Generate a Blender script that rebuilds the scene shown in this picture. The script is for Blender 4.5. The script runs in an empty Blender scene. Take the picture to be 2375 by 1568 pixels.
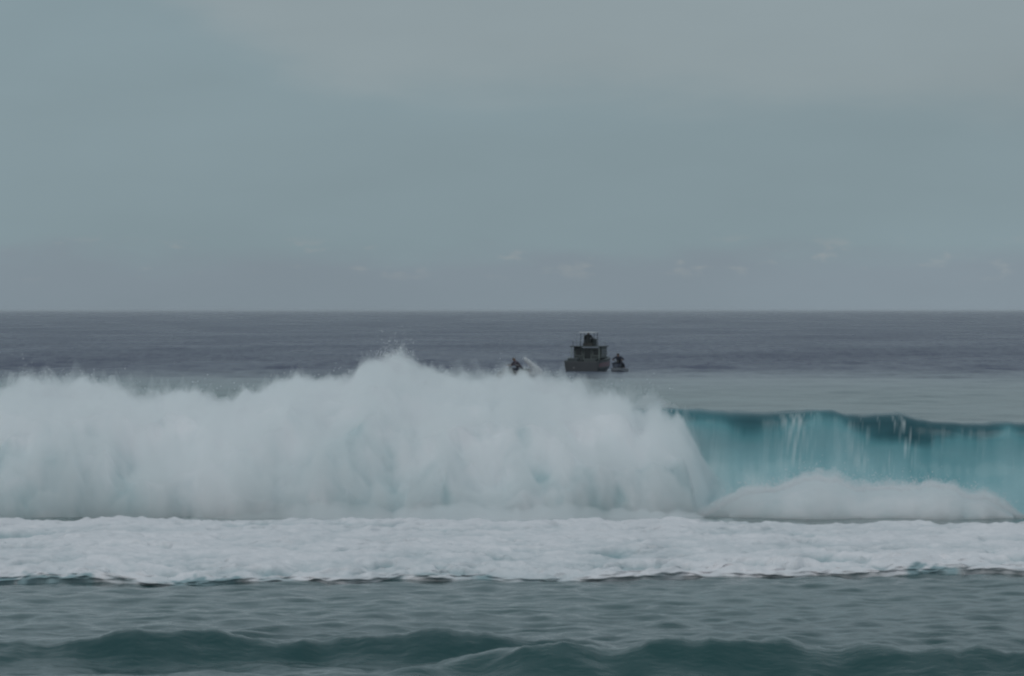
import bpy, bmesh, math, random
import numpy as np
from mathutils import Vector, Matrix

random.seed(7)
RNG = np.random.default_rng(11)
R = math.radians
sc = bpy.context.scene
col = sc.collection

# ------------------------------------------------------------------ camera
CAM_H = 4.9
cam_d = bpy.data.cameras.new('camera')
cam_d.sensor_width = 36.0
cam_d.lens = 200.0
cam_d.clip_start = 1.0
cam_d.clip_end = 200000.0
cam = bpy.data.objects.new('camera', cam_d)
col.objects.link(cam)
cam.location = (0, 0, CAM_H)
cam.rotation_euler = (R(90 - 0.278), 0, 0)
sc.camera = cam
K = 0.43112 / 5689.0          # tangent of one unit of the traced outlines (picture 2374 wide)
def px_x(u, d): return (u - 1187.0) * K * d
def px_z(v, d): return CAM_H - (v - 720.0) * K * d

# ------------------------------------------------------------------ sky, sun, exposure
SUN_EL, SUN_AZ = 36.0, 200.0      # behind the camera and a little to the left, veiled by cloud
world = bpy.data.worlds.new('World')
sc.world = world
world.use_nodes = True
nt = world.node_tree
for n in list(nt.nodes): nt.nodes.remove(n)
def N(tree, kind, **kw):
    n = tree.nodes.new(kind)
    for k, v in kw.items(): setattr(n, k, v)
    return n
def mth(tree, op, a, b=None, c=None, clamp=False):
    n = N(tree, 'ShaderNodeMath', operation=op, use_clamp=clamp)
    for i, v in enumerate((a, b, c)):
        if v is None: continue
        if isinstance(v, (int, float)): n.inputs[i].default_value = v
        else: tree.links.new(v, n.inputs[i])
    return n.outputs[0]
def smooth(tree, v, lo, hi, a=0.0, b=1.0):
    n = N(tree, 'ShaderNodeMapRange', interpolation_type='SMOOTHSTEP')
    tree.links.new(v, n.inputs[0])
    for i, q in enumerate((lo, hi, a, b)): n.inputs[i + 1].default_value = q
    return n.outputs[0]
def mixc(tree, f, a, b):
    n = N(tree, 'ShaderNodeMix', data_type='RGBA')
    for sock, v in ((n.inputs[0], f), (n.inputs[6], a), (n.inputs[7], b)):
        if isinstance(v, (int, float)): sock.default_value = v
        elif isinstance(v, tuple): sock.default_value = (*v, 1.0)
        else: tree.links.new(v, sock)
    return n.outputs[2]
out = N(nt, 'ShaderNodeOutputWorld')
bg = N(nt, 'ShaderNodeBackground'); bg.inputs[1].default_value = 0.1
nt.links.new(bg.outputs[0], out.inputs[0])
sky = N(nt, 'ShaderNodeTexSky', sky_type='NISHITA', sun_disc=False)
sky.sun_elevation = R(SUN_EL); sky.sun_rotation = R(SUN_AZ)
tc = N(nt, 'ShaderNodeTexCoord')
sep = N(nt, 'ShaderNodeSeparateXYZ'); nt.links.new(tc.outputs['Generated'], sep.inputs[0])
def wnoise(scale, detail, rough, off):
    mp = N(nt, 'ShaderNodeMapping'); mp.inputs['Scale'].default_value = scale; mp.inputs['Location'].default_value = off
    nt.links.new(tc.outputs['Generated'], mp.inputs[0])
    no = N(nt, 'ShaderNodeTexNoise'); no.inputs['Scale'].default_value = 1.0
    no.inputs['Detail'].default_value = detail; no.inputs['Roughness'].default_value = rough
    nt.links.new(mp.outputs[0], no.inputs['Vector'])
    return no.outputs[0]
n_big = wnoise((9, 9, 26), 3, .5, (3.1, 1.7, .4))
n_mid = wnoise((34, 34, 120), 5, .55, (7.3, 2.2, 5.0))
n_fin = wnoise((110, 110, 300), 4, .6, (1.3, 8.2, 2.0))
z = sep.outputs[2]; x = sep.outputs[0]
# the higher, greyer cloud sheet whose frayed lower rim slopes down to the right
rim = mth(nt, 'ADD', mth(nt, 'SUBTRACT', z, 0.0365), mth(nt, 'MULTIPLY', x, 0.065))
rim = mth(nt, 'ADD', rim, mth(nt, 'MULTIPLY', mth(nt, 'SUBTRACT', n_mid, .5), .016))
rim = mth(nt, 'ADD', rim, mth(nt, 'MULTIPLY', mth(nt, 'SUBTRACT', n_big, .5), .02))
rim = mth(nt, 'ADD', rim, mth(nt, 'MULTIPLY', mth(nt, 'MINIMUM', mth(nt, 'ADD', x, .035), 0.0), .55))
sheet = smooth(nt, rim, -0.004, 0.009)
# low bank over the horizon
bank = smooth(nt, mth(nt, 'ADD', z, mth(nt, 'MULTIPLY', mth(nt, 'SUBTRACT', n_mid, .5), .012)), 0.0065, 0.0125, 1.0, 0.0)
puff = mth(nt, 'MULTIPLY', smooth(nt, n_fin, .56, .72), mth(nt, 'MULTIPLY', smooth(nt, z, .004, .009), smooth(nt, z, .010, .014, 1.0, 0.0)))
c_gap = (2.12, 2.84, 3.18)
c_sheet = (2.44, 3.00, 3.26)
c_bank = (2.08, 2.60, 3.02)
c_puff = (2.75, 3.1, 3.3)
c = mixc(nt, sheet, c_gap, c_sheet)
c = mixc(nt, bank, c, c_bank)
c = mixc(nt, mth(nt, 'MULTIPLY', puff, .8), c, c_puff)
# overcast dome, a little brighter overhead than at the rim; slow patchiness
dome = mth(nt, 'MULTIPLY_ADD', mth(nt, 'MAXIMUM', z, 0.0), 0.40, 1.04)
patch = mth(nt, 'MULTIPLY_ADD', n_big, .30, .85)
patch = mth(nt, 'MULTIPLY', patch, mth(nt, 'MULTIPLY_ADD', n_mid, .08, .96))
cl = N(nt, 'ShaderNodeVectorMath', operation='SCALE')
nt.links.new(c, cl.inputs[0]); nt.links.new(mth(nt, 'MULTIPLY', dome, patch), cl.inputs['Scale'])
wcol = mixc(nt, 0.97, sky.outputs[0], cl.outputs[0])
nt.links.new(wcol, bg.inputs[0])

sun_d = bpy.data.lights.new('sun', 'SUN')
sun_d.energy = 0.7; sun_d.angle = R(45); sun_d.color = (1.0, .985, .965)
sun = bpy.data.objects.new('sun', sun_d); col.objects.link(sun)
sv = Vector((math.cos(R(SUN_EL)) * math.sin(R(SUN_AZ)), math.cos(R(SUN_EL)) * math.cos(R(SUN_AZ)), math.sin(R(SUN_EL))))
sun.rotation_euler = sv.to_track_quat('Z', 'Y').to_euler()

vs = sc.view_settings
vs.view_transform = 'Standard'; vs.look = 'None'; vs.exposure = 0.0; vs.gamma = 1.0; vs.use_curve_mapping = False
sc.render.engine = 'CYCLES'
cy = sc.cycles
cy.use_denoising = True
cy.max_bounces = 16; cy.diffuse_bounces = 4; cy.glossy_bounces = 3; cy.transmission_bounces = 4; cy.volume_bounces = 12
cy.pixel_filter_type = 'BLACKMAN_HARRIS'; cy.filter_width = 2.4      # a soft telephoto lens

# ------------------------------------------------------------------ noise
_perm = RNG.permutation(256); _perm = np.concatenate([_perm, _perm, _perm])
_g3 = RNG.normal(size=(256, 3)); _g3 /= np.linalg.norm(_g3, axis=1)[:, None]
def pn3(x, y, z):
    x, y, z = np.broadcast_arrays(x, y, z)
    xi, yi, zi = np.floor(x).astype(int), np.floor(y).astype(int), np.floor(z).astype(int)
    xf, yf, zf = x - xi, y - yi, z - zi
    f = lambda t: t * t * t * (t * (t * 6 - 15) + 10)
    u, v, w = f(xf), f(yf), f(zf)
    r = 0
    for dx in (0, 1):
        for dy in (0, 1):
            for dz in (0, 1):
                h = _perm[_perm[_perm[(xi + dx) & 255] + ((yi + dy) & 255)] + ((zi + dz) & 255)]
                g = _g3[h]
                d = g[..., 0] * (xf - dx) + g[..., 1] * (yf - dy) + g[..., 2] * (zf - dz)
                r = r + d * (u if dx else 1 - u) * (v if dy else 1 - v) * (w if dz else 1 - w)
    return r * 1.5
def fbm(x, y, z, octs=4, gain=.5, billow=False):
    t, a = 0, 1.0
    for o in range(octs):
        n = pn3(x * 2**o + 17.3 * o, y * 2**o + 5.1 * o, z * 2**o + 9.7 * o)
        t = t + a * ((1 - 2.4 * np.abs(n)) if billow else n)
        a *= gain
    return t
def sstep(v, lo, hi):
    t = np.clip((v - lo) / (hi - lo), 0, 1); return t * t * (3 - 2 * t)

# ------------------------------------------------------------------ helpers
def obj(name, me, m=None, parent=None, shade=False):
    o = bpy.data.objects.new(name, me); col.objects.link(o)
    if m is not None:
        me.materials.clear(); me.materials.append(m)
    if parent is not None: o.parent = parent
    if shade: me.polygons.foreach_set('use_smooth', [True] * len(me.polygons))
    return o
def tag(o, label=None, cat=None, group=None, kind=None):
    if label: o['label'] = label
    if cat: o['category'] = cat
    if group: o['group'] = group
    if kind: o['kind'] = kind
    return o
def empty(name, loc, rz=0.0):
    o = bpy.data.objects.new(name, None); col.objects.link(o)
    o.location = loc; o.rotation_euler = (0, 0, rz); o.empty_display_size = .2
    return o
def np_mesh(name, V, F, smooth_=True, attrs=None):
    """V (n,3), F (m,4) or (m,3)"""
    me = bpy.data.meshes.new(name)
    V = np.ascontiguousarray(V, dtype=np.float32); F = np.ascontiguousarray(F, dtype=np.int32)
    k = F.shape[1]
    me.vertices.add(len(V)); me.vertices.foreach_set('co', V.ravel())
    me.loops.add(F.size); me.loops.foreach_set('vertex_index', F.ravel())
    me.polygons.add(len(F))
    me.polygons.foreach_set('loop_start', np.arange(0, F.size, k, dtype=np.int32))
    me.polygons.foreach_set('use_smooth', np.full(len(F), smooth_, dtype=bool))
    for an, av in (attrs or {}).items():
        at = me.attributes.new(an, 'FLOAT', 'POINT'); at.data.foreach_set('value', np.ascontiguousarray(av, dtype=np.float32).ravel())
    me.update(calc_edges=True); me.validate()
    return me
def grid_faces(nr, nc, wrap=False, flip=False):
    r = np.arange(nr if wrap else nr - 1)[:, None]; c_ = np.arange(nc - 1)[None, :]
    a = r * nc + c_; b = a + 1; r2 = (r + 1) % nr
    d = r2 * nc + c_; e = d + 1
    F = np.stack([a, b, e, d], -1).reshape(-1, 4)
    return F[:, ::-1] if flip else F
def spaced(lo, hi, step, olo, ohi, ostep):
    return np.concatenate([np.arange(olo, lo, ostep), np.arange(lo, hi, step), np.arange(hi, ohi + ostep, ostep)])
def loft(P, n):
    """closed smooth interpolation through control points (m,2) -> (n,2) by arc length (open curve)"""
    P = np.asarray(P, float); m = len(P)
    t = np.linspace(0, m - 1 - 1e-9, 400); i = t.astype(int); f = (t - i)[:, None]
    p0 = P[np.clip(i - 1, 0, m - 1)]; p1 = P[i]; p2 = P[np.clip(i + 1, 0, m - 1)]; p3 = P[np.clip(i + 2, 0, m - 1)]
    q = .5 * (2 * p1 + (p2 - p0) * f + (2 * p0 - 5 * p1 + 4 * p2 - p3) * f**2 + (3 * p1 - p0 - 3 * p2 + p3) * f**3)
    s = np.concatenate([[0], np.cumsum(np.linalg.norm(np.diff(q, axis=0), axis=1))])
    u = np.linspace(0, s[-1], n)
    return np.stack([np.interp(u, s, q[:, k]) for k in range(2)], 1)

# ------------------------------------------------------------------ materials
def mat(name):
    m = bpy.data.materials.new(name); m.use_nodes = True
    t = m.node_tree; b = t.nodes['Principled BSDF']
    return m, t, b
def plain(name, c, rough=.5, metal=0.0, var=.12, scale=6.0, coat=0.0):
    m, t, b = mat(name)
    tcn = N(t, 'ShaderNodeTexCoord'); no = N(t, 'ShaderNodeTexNoise')
    no.inputs['Scale'].default_value = scale; no.inputs['Detail'].default_value = 5
    t.links.new(tcn.outputs['Object'], no.inputs['Vector'])
    lo = tuple(v * (1 - var) for v in c); hi = tuple(min(1, v * (1 + var)) for v in c)
    t.links.new(mixc(t, no.outputs[0], lo, hi), b.inputs['Base Color'])
    b.inputs['Roughness'].default_value = rough; b.inputs['Metallic'].default_value = metal
    b.inputs['Coat Weight'].default_value = coat
    return m

def water_mat():
    m, t, b = mat('sea_water')
    b.inputs['IOR'].default_value = 1.333
    tcn = N(t, 'ShaderNodeTexCoord')
    at = N(t, 'ShaderNodeAttribute', attribute_name='chop')
    def no(sx, sy, sz, sc_, det, off=0.0):
        mp = N(t, 'ShaderNodeMapping'); mp.inputs['Scale'].default_value = (sx, sy, sz); mp.inputs['Location'].default_value = (off, off * .7, off)
        t.links.new(tcn.outputs['Object'], mp.inputs[0])
        q = N(t, 'ShaderNodeTexNoise'); q.inputs['Scale'].default_value = sc_; q.inputs['Detail'].default_value = det; q.inputs['Roughness'].default_value = .6
        t.links.new(mp.outputs[0], q.inputs['Vector']); return q.outputs[0]
    deep = (.014, .046, .054); turb = (.016, .078, .076)
    fa = N(t, 'ShaderNodeAttribute', attribute_name='offshore')
    shelf = mixc(t, no(.05, .05, .05, 1.0, 3), deep, turb)                    # sandy shelf inshore, deep blue water beyond the reef
    t.links.new(mixc(t, fa.outputs['Fac'], shelf, (.027, .032, .088)), b.inputs['Base Color'])
    t.links.new(mth(t, 'MULTIPLY_ADD', at.outputs['Fac'], .16, .10), b.inputs['Roughness'])
    bp = N(t, 'ShaderNodeBump'); bp.inputs['Strength'].default_value = 1.0
    h = mth(t, 'ADD', mth(t, 'MULTIPLY', no(1.4, 3.2, 1, 1.0, 3, 3.0), .10), mth(t, 'MULTIPLY', no(5, 9, 3, 1.0, 2, 9.0), .018))
    gust = mth(t, 'MULTIPLY_ADD', smooth(t, no(1.1, .07, 1, 1.0, 5, 21.0), .32, .68), 2.0, .35)       # gusty patches offshore
    gmul = mth(t, 'ADD', mth(t, 'MULTIPLY', gust, fa.outputs['Fac']), mth(t, 'SUBTRACT', 1.0, fa.outputs['Fac']))
    t.links.new(mth(t, 'MULTIPLY', mth(t, 'MULTIPLY', h, gmul), mth(t, 'MULTIPLY_ADD', at.outputs['Fac'], .95, .02)), bp.inputs['Height'])
    bp.inputs['Distance'].default_value = 1.0
    t.links.new(bp.outputs[0], b.inputs['Normal'])
    return m
M_WATER = water_mat()

def wave_mat():
    m, t, b = mat('wave_water')
    a = N(t, 'ShaderNodeAttribute', attribute_name='aeration')
    f = N(t, 'ShaderNodeAttribute', attribute_name='foam')
    cr = N(t, 'ShaderNodeValToRGB')
    e = cr.color_ramp.elements
    e[0].position = 0.0; e[0].color = (.030, .098, .120, 1)
    e[1].position = 1.0; e[1].color = (.40, .56, .59, 1)
    for p, cc in ((.25, (.056, .170, .200)), (.5, (.140, .335, .375)), (.78, (.26, .45, .49))):
        q = e.new(p); q.color = (*cc, 1)
    t.links.new(a.outputs['Fac'], cr.inputs[0])
    t.links.new(mixc(t, f.outputs['Fac'], cr.outputs[0], (.78, .82, .83)), b.inputs['Base Color'])
    b.inputs['IOR'].default_value = 1.333
    t.links.new(mth(t, 'MULTIPLY_ADD', f.outputs['Fac'], .6, .25), b.inputs['Roughness'])
    tcn = N(t, 'ShaderNodeTexCoord'); mp = N(t, 'ShaderNodeMapping'); mp.inputs['Scale'].default_value = (3, 3, 2.4)
    t.links.new(tcn.outputs['Object'], mp.inputs[0])
    no = N(t, 'ShaderNodeTexNoise'); no.inputs['Scale'].default_value = 1; no.inputs['Detail'].default_value = 4
    t.links.new(mp.outputs[0], no.inputs['Vector'])
    bp = N(t, 'ShaderNodeBump'); bp.inputs['Distance'].default_value = .04; bp.inputs['Strength'].default_value = .4
    t.links.new(no.outputs[0], bp.inputs['Height']); t.links.new(bp.outputs[0], b.inputs['Normal'])
    return m
M_WAVE = wave_mat()

def foam_mat(name, thin, thick, bump=.05, sc3=(9, 9, 9)):
    m, t, b = mat(name)
    f = N(t, 'ShaderNodeAttribute', attribute_name='foam')
    tcn = N(t, 'ShaderNodeTexCoord'); mp = N(t, 'ShaderNodeMapping'); mp.inputs['Scale'].default_value = sc3
    t.links.new(tcn.outputs['Object'], mp.inputs[0])
    no = N(t, 'ShaderNodeTexNoise'); no.inputs['Scale'].default_value = 1; no.inputs['Detail'].default_value = 6; no.inputs['Roughness'].default_value = .65
    t.links.new(mp.outputs[0], no.inputs['Vector'])
    fac = mth(t, 'ADD', f.outputs['Fac'], mth(t, 'MULTIPLY', mth(t, 'SUBTRACT', no.outputs[0], .5), .5), clamp=True)
    t.links.new(mixc(t, fac, thin, thick), b.inputs['Base Color'])
    b.inputs['Roughness'].default_value = .8; b.inputs['IOR'].default_value = 1.25
    bp = N(t, 'ShaderNodeBump'); bp.inputs['Distance'].default_value = bump; bp.inputs['Strength'].default_value = .7
    t.links.new(no.outputs[0], bp.inputs['Height']); t.links.new(bp.outputs[0], b.inputs['Normal'])
    return m
M_WHITE = foam_mat('whitewater_foam', (.38, .52, .55), (.82, .815, .835), .02, (5, 5, 3))
M_FOAM = foam_mat('bore_foam', (.30, .41, .44), (.79, .77, .795), .02, (10, 6, 10))

def mist_mat(name, dens):
    m = bpy.data.materials.new(name); m.use_nodes = True; t = m.node_tree
    for n in list(t.nodes): t.nodes.remove(n)
    o = N(t, 'ShaderNodeOutputMaterial'); v = N(t, 'ShaderNodeVolumePrincipled')
    v.inputs['Color'].default_value = (.985, .99, .993, 1); v.inputs['Density'].default_value = dens; v.inputs['Anisotropy'].default_value = .2
    t.links.new(v.outputs[0], o.inputs['Volume'])
    return m

# ================================================================== SEA
LEFT_D, RIGHT_D = 81.3, 77.7
lw = np.array([(-900, 1530), (-300, 1510), (-60, 1506), (60, 1504), (130, 1502), (200, 1491), (250, 1479), (300, 1468), (322, 1463), (345, 1471), (380, 1475), (470, 1477), (560, 1488), (650, 1496),
               (760, 1490), (850, 1484), (950, 1474), (1020, 1468), (1100, 1477), (1200, 1490), (1330, 1510), (1600, 1535), (3500, 1540)], float)
rw = np.array([(-900, 1590), (700, 1590), (900, 1575), (1000, 1553), (1100, 1532), (1200, 1508), (1270, 1504), (1330, 1499), (1400, 1506), (1470, 1505), (1550, 1494), (1610, 1490), (1650, 1479), (1690, 1490), (1760, 1496),
               (1830, 1487), (1870, 1498), (1950, 1508), (2040, 1500), (2120, 1512), (2200, 1503), (2290, 1512), (2374, 1520), (3500, 1500)], float)
COMPS = []
_r = np.random.default_rng(5)
for i in range(70):
    lam = .55 * (14 / .55) ** _r.random()
    th = _r.normal(0, .85)
    COMPS.append((2 * math.pi / lam, th, _r.random() * 6.283, lam))
def sea_height(X, Y, dx, dy, chop):
    Z = np.zeros_like(X)
    for k, th, ph, lam in COMPS:
        fade = sstep(lam / np.maximum(dy, dx * abs(math.sin(th)) + 1e-6), 3.0, 6.0)
        A = .0082 * lam ** .9 * (1.0 if lam > 1.6 else np.where(Y < 141, 1.8, 1.0))
        p = k * (Y * math.cos(th) + X * math.sin(th)) + ph
        Z += A * fade * (1 if lam < 1.6 else np.where(Y < 141, .3 if lam > 3 else .55, .5 if lam > 6 else 1.0)) * (np.sin(p) + .25 * np.sin(2 * p + .8))
    Z *= chop
    # long swell lines
    Z += .05 * np.sin(Y / 55 * 6.283 + .004 * X + 1.0 + .8 * np.sin(X / 140)) * sstep(Y, 170, 260)
    Z += .04 * np.sin(Y / 31 * 6.283 + .011 * X + 2.0) * sstep(Y, 170, 260)
    return Z
def near_waves(X, Y):
    """the two small waves standing up close to the camera"""
    Z = np.zeros_like(X)
    for D0, tr, L, back in ((LEFT_D, lw, .55, 1.9), (RIGHT_D, rw, .75, 2.0)):
        U = X / (K * D0) + 1187.0 + 10 * pn3(X * 1.5, Y * .6, 8.1)
        H = px_z(np.interp(U, tr[:, 0], tr[:, 1]), D0) + .09 + .04 * pn3(X * 1.7, Y * .2 + 3, 0.5) + .034 * pn3(X * 4.5, Y * .2, 2.5) + .016 * pn3(X * 11, Y * .4, 3.5)
        T = Y - (D0 + .5 * pn3(X * .23, 0 * X, 4.4 + D0) + .12 * pn3(X * 1.1, 0 * X, 1.4))
        crest = np.where(T >= 0, np.exp(-(T / back) ** 2 * 1.1 - T * .25), np.exp(-(T / (L * np.clip(.35 + H * 2.2, .35, 1.2))) ** 2))
        dip = -.38 * np.exp(-((T + 1.5) / 1.1) ** 2)
        Z += H * crest + np.clip(H, 0, 1) * dip
    return Z * (1 - sstep(Y, 88, 97))
rows = [np.array([-400., -150, -40, 10, 40, 58, 66, 70, 72.5]), np.arange(74, 107, .1), np.arange(107.6, 141, 1.2)]
y = 141.6; l = []
while y < 2600: l.append(y); y += .30 + .0026 * (y - 141)
rows.append(np.array(l)); rows.append(2600 * (40000 / 2600) ** np.linspace(.02, 1, 40))
ys = np.concatenate(rows)
dense = np.tan(np.radians(np.linspace(-6.6, 6.6, 500)))
side = np.tan(np.radians(np.array([7, 7.6, 8.5, 10, 12, 15, 19, 25, 33, 45, 60, 75, 84])))
ts = np.concatenate([-side[::-1], dense, side])
Yg, Tg = np.meshgrid(ys, ts, indexing='ij')
Xg = Tg * np.maximum(Yg, 60.0)
dyg = np.gradient(ys)[:, None] + 0 * Xg
dxg = np.abs(np.gradient(ts))[None, :] * np.maximum(Yg, 60.0)
patchy = .85 + .25 * fbm(Xg / 22, Yg / 90, 0 * Xg + .3, 2)
chop = .80 * sstep(Yg, 104, 80) if False else np.where(Yg < 141, .30 + .14 * (1 - sstep(Yg, 80, 100)), .34 + 1.02 * sstep(Yg, 380, 500)) * np.clip(patchy, .3, 1.4)
Zg = sea_height(Xg, Yg, dxg, dyg, chop) + near_waves(Xg, Yg)
hid = sstep(Yg, 107, 109) * (1 - sstep(Yg, 141, 150))
Zg = Zg * (1 - hid) + (.05 * fbm(Xg * .5, Yg * .3, 0 * Xg + 2.2, 2) - .03) * hid
V = np.stack([Xg, Yg, Zg], -1).reshape(-1, 3)
sea = obj('sea', np_mesh('sea', V, grid_faces(len(ys), len(ts)), True, {'chop': np.clip(chop, 0, 1.5), 'offshore': sstep(Yg, 300, 480)}), M_WATER)
tag(sea, 'grey open sea with small chop reaching to the horizon', kind='structure')
def sea_at(px, py):
    i = int(np.argmin(np.abs(ys - py))); j = int(np.argmin(np.abs(ts * max(py, 60) - px)))
    return float(Zg[i, j])

# ================================================================== BREAKING WAVE
WD = 140.0
crest = np.array([(-2500, 990), (300, 985), (1000, 975), (1400, 955), (1560, 944), (1600, 947), (1650, 952), (1720, 957), (1780, 956), (1850, 956), (1895, 951), (1935, 951), (1965, 960), (2000, 964), (2050, 961), (2090, 960), (2130, 972),
                  (2190, 980), (2260, 984), (2374, 981), (2800, 1000), (4500, 1060)], float)
xs = spaced(2.0, 14.5, .035, -34, 42, .5)
NP = 190
prof = loft([(20, -.30), (13, .22), (7.5, .62), (3.6, .88), (1.4, .985), (.35, 1.0), (-.10, .985), (-.33, .93), (-.40, .84), (-.34, .70), (-.34, .52), (-.62, .30), (-1.5, .12), (-3.6, -.02), (-6, -.12)], NP)
Xw, Sw = np.meshgrid(xs, np.arange(NP), indexing='xy')
H = px_z(np.interp(Xw / (K * WD) + 1187, crest[:, 0], crest[:, 1]), WD)
H = H + .035 * pn3(Xw * 1.1, 0 * Xw, .7) + .022 * pn3(Xw * 3.1, 0 * Xw, 1.7)
T0, Zf = prof[Sw, 0], prof[Sw, 1]
thr = .35 * sstep(-Xw, -9, -4) * np.exp(-((Zf - .86) / .16) ** 2) * (T0 < .6)
bow = .5 * pn3(Xw * .16, 0 * Xw, 3.3) + .15 * pn3(Xw * .6, 0 * Xw, 6.3)
face = (T0 < .3) * 1.0
rib = .06 * pn3(Xw * 1.1, T0 * .4, Zf * .9) + .012 * pn3(Xw * 5, T0 * .6, Zf * 2.6)
Yw = WD + T0 + bow - thr - rib * face * sstep(1 - Zf, 0, .1)
Zw = np.where(Zf > 0, Zf * H, Zf) + (1 - face) * .05 * fbm(Xw * .8, T0 * 1.2, 0 * Xw, 3)
streak = fbm(Xw * 1.5, 0 * Xw + Zf * .8, 0 * Xw + 2.2, 4, .6)
soft = fbm(Xw * .45, Zf * 1.3, 0 * Xw + 8.8, 3)
depth = 1 - Zf                                         # 0 at the lip, 1 at the foot
aer = .56 * sstep(depth + .12 * soft + .05 * streak, .03, .30) + .16 * sstep(depth, .45, .95) + .10 * streak * sstep(depth, .05, .5) + .16 * soft + .12 * sstep(depth, .12, .4)
aer = aer + .22 * sstep(-Xw, -7.5, -4.5) - .10 * sstep(Xw, 9, 12.5) * depth
aer = np.where(T0 > .3, .05, aer)
fine = fbm(Xw * 4.2, Zf * 1.0, 0 * Xw + 5.5, 4, .65)
foamw = sstep(fine + .55 * soft, .34, .62) * sstep(depth, .02, .10) * .75 * face
zone = sum(np.exp(-((Xw - px_x(u, WD)) / w) ** 2) for u, w in ((1845, .42), (2060, .55), (2105, .3), (1990, .25)))
fine2 = fbm(Xw * 5.5 + Zf * 2.2 * H, Zf * 1.3, 0 * Xw + 15.5, 4, .65)
foamw = np.maximum(foamw * .10, face * np.clip(zone, 0, 1) * sstep(fine2 + .25 * streak, .12, .55) * sstep(depth, .0, .06) * (1 - sstep(depth, .25, .75)) * .42)
foamw = np.maximum(foamw, sstep(depth + .35 * soft + .12 * streak, .55, 1.05) * (.15 + .35 * sstep(-Xw, -9, -6)) * face)
V = np.stack([Xw, Yw, Zw], -1).reshape(-1, 3)
wave = obj('breaking_wave', np_mesh('breaking_wave', V, grid_faces(NP, len(xs), flip=True), True, {'aeration': np.clip(aer, 0, 1), 'foam': np.clip(foamw, 0, 1)}), M_WAVE)
tag(wave, 'steep turquoise face of the breaking wave beside the whitewater', kind='structure')

# ================================================================== WHITEWATER (plume, roll) AND MIST
plume = np.array([(-2500, 900), (-1500, 930), (-900, 900), (-500, 940), (-200, 900), (-60, 930), (0, 925), (25, 900), (45, 880), (65, 868), (90, 880), (150, 884), (230, 888), (300, 913), (330, 922), (380, 914), (420, 914), (450, 905), (485, 920),
                  (540, 928), (570, 914), (620, 900), (700, 882), (760, 884), (800, 876), (830, 852), (870, 834), (910, 820), (940, 834), (970, 858), (1010, 872), (1060, 874), (1090, 884), (1120, 876), (1170, 866),
                  (1220, 864), (1260, 870), (1300, 884), (1350, 899), (1400, 909), (1450, 926), (1480, 936), (1515, 930), (1545, 945), (1570, 968), (1590, 1000), (1608, 1040), (1632, 1078), (1660, 1108), (1720, 1136), (1800, 1165), (1900, 1205), (1960, 1225)], float)
_u = np.arange(-2500, 2600, 4.0)
def ragged(tr, a, seed):
    """fray a traced crest line"""
    u = _u[(_u >= tr[0, 0]) & (_u <= tr[-1, 0])]
    return np.stack([u, np.interp(u, tr[:, 0], tr[:, 1]) + a * (.6 * fbm(u / 31.0, 0 * u + seed, 0 * u, 4, .6) + .9 * fbm(u / 95.0, 0 * u + seed, 0 * u + 4, 2, .6))], 1)
plume_t = ragged(plume, 6.5, 1.1)
def body(trace, D, ctrl, xarr, n, closed, amp, grow, seed, zs=.6, drop=.44):
    """a turbulent mass of whitewater: profile across the wave, swept along it, thrown into billows"""
    pr = loft(ctrl, n)
    X, S = np.meshgrid(xarr, np.arange(n), indexing='xy')
    P = px_z(np.interp(X / (K * D) + 1187, trace[:, 0], trace[:, 1]), D)
    P = np.maximum(P - drop * np.clip(P, 0, 1), .02)
    T, Zf_ = pr[S, 0], pr[S, 1]
    tang = np.gradient(pr, axis=0); nrm = np.stack([tang[:, 1], -tang[:, 0]], 1); nrm /= np.linalg.norm(nrm, axis=1)[:, None]
    nrm = -nrm if nrm[n // 2, 1] < 0 else nrm
    wid = np.clip(P / 1.6, .15, 1.0)
    T = T * wid
    Y0 = D + T + .7 * pn3(X * .14, 0 * X, seed) * wid
    Z0 = np.where(Zf_ > 0, Zf_ * P, Zf_)
    big = fbm(X * .42 + seed, Y0 * .42, Z0 * .42 * zs, 2, .5, True)
    med = .5 * fbm(X * 1.15, Y0 * 1.15 + seed, Z0 * 1.15 * zs, 3, .55, True) + .9 * fbm(X * 1.9, Y0 * 1.2, Z0 * .7 * zs + seed, 3, .55)
    fin = fbm(X * 4.0, Y0 * 4.0, Z0 * 4.0 * zs + seed, 3, .6)
    top = sstep(Zf_, .75, 1.0)
    d = (amp[0] * (big - .25) * (1 - .75 * top) + amp[1] * (med - .35) * (1 - .3 * top) + amp[2] * fin) * wid + grow * np.clip(P / .8, 0, 1)
    Y = Y0 + d * nrm[S, 0]; Z = Z0 + d * nrm[S, 1] * (Zf_ > -.05)
    X2 = X + .25 * amp[1] * pn3(X * 1.3, Y0 * 1.3, Z0 * 1.3) * wid
    return X2, Y, Z, Zf_, (big, med, fin)
def shell_mesh(name, X, Y, Z):
    """closed tube with end caps"""
    n, m = X.shape
    V = np.stack([X, Y, Z], -1).reshape(-1, 3)
    F = grid_faces(n, m, wrap=True, flip=True).tolist()
    F.append([r * m for r in range(n)]); F.append([r * m + m - 1 for r in range(n)][::-1])
    me = bpy.data.meshes.new(name); me.from_pydata(V.tolist(), [], F); me.update()
    bm = bmesh.new(); bm.from_mesh(me); bmesh.ops.recalc_face_normals(bm, faces=bm.faces); bm.to_mesh(me); bm.free()
    me.polygons.foreach_set('use_smooth', [True] * len(me.polygons))
    return me
CTRL = [(-5.2, -.15), (-4.7, .12), (-4.0, .35), (-3.0, .62), (-1.9, .86), (-.7, .985), (.2, 1.0), (1.2, .93), (2.3, .68), (3.0, .35), (3.3, -.15)]
xs_p = spaced(-13.6, 7.6, .05, -34, 8.0, .4)
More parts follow.
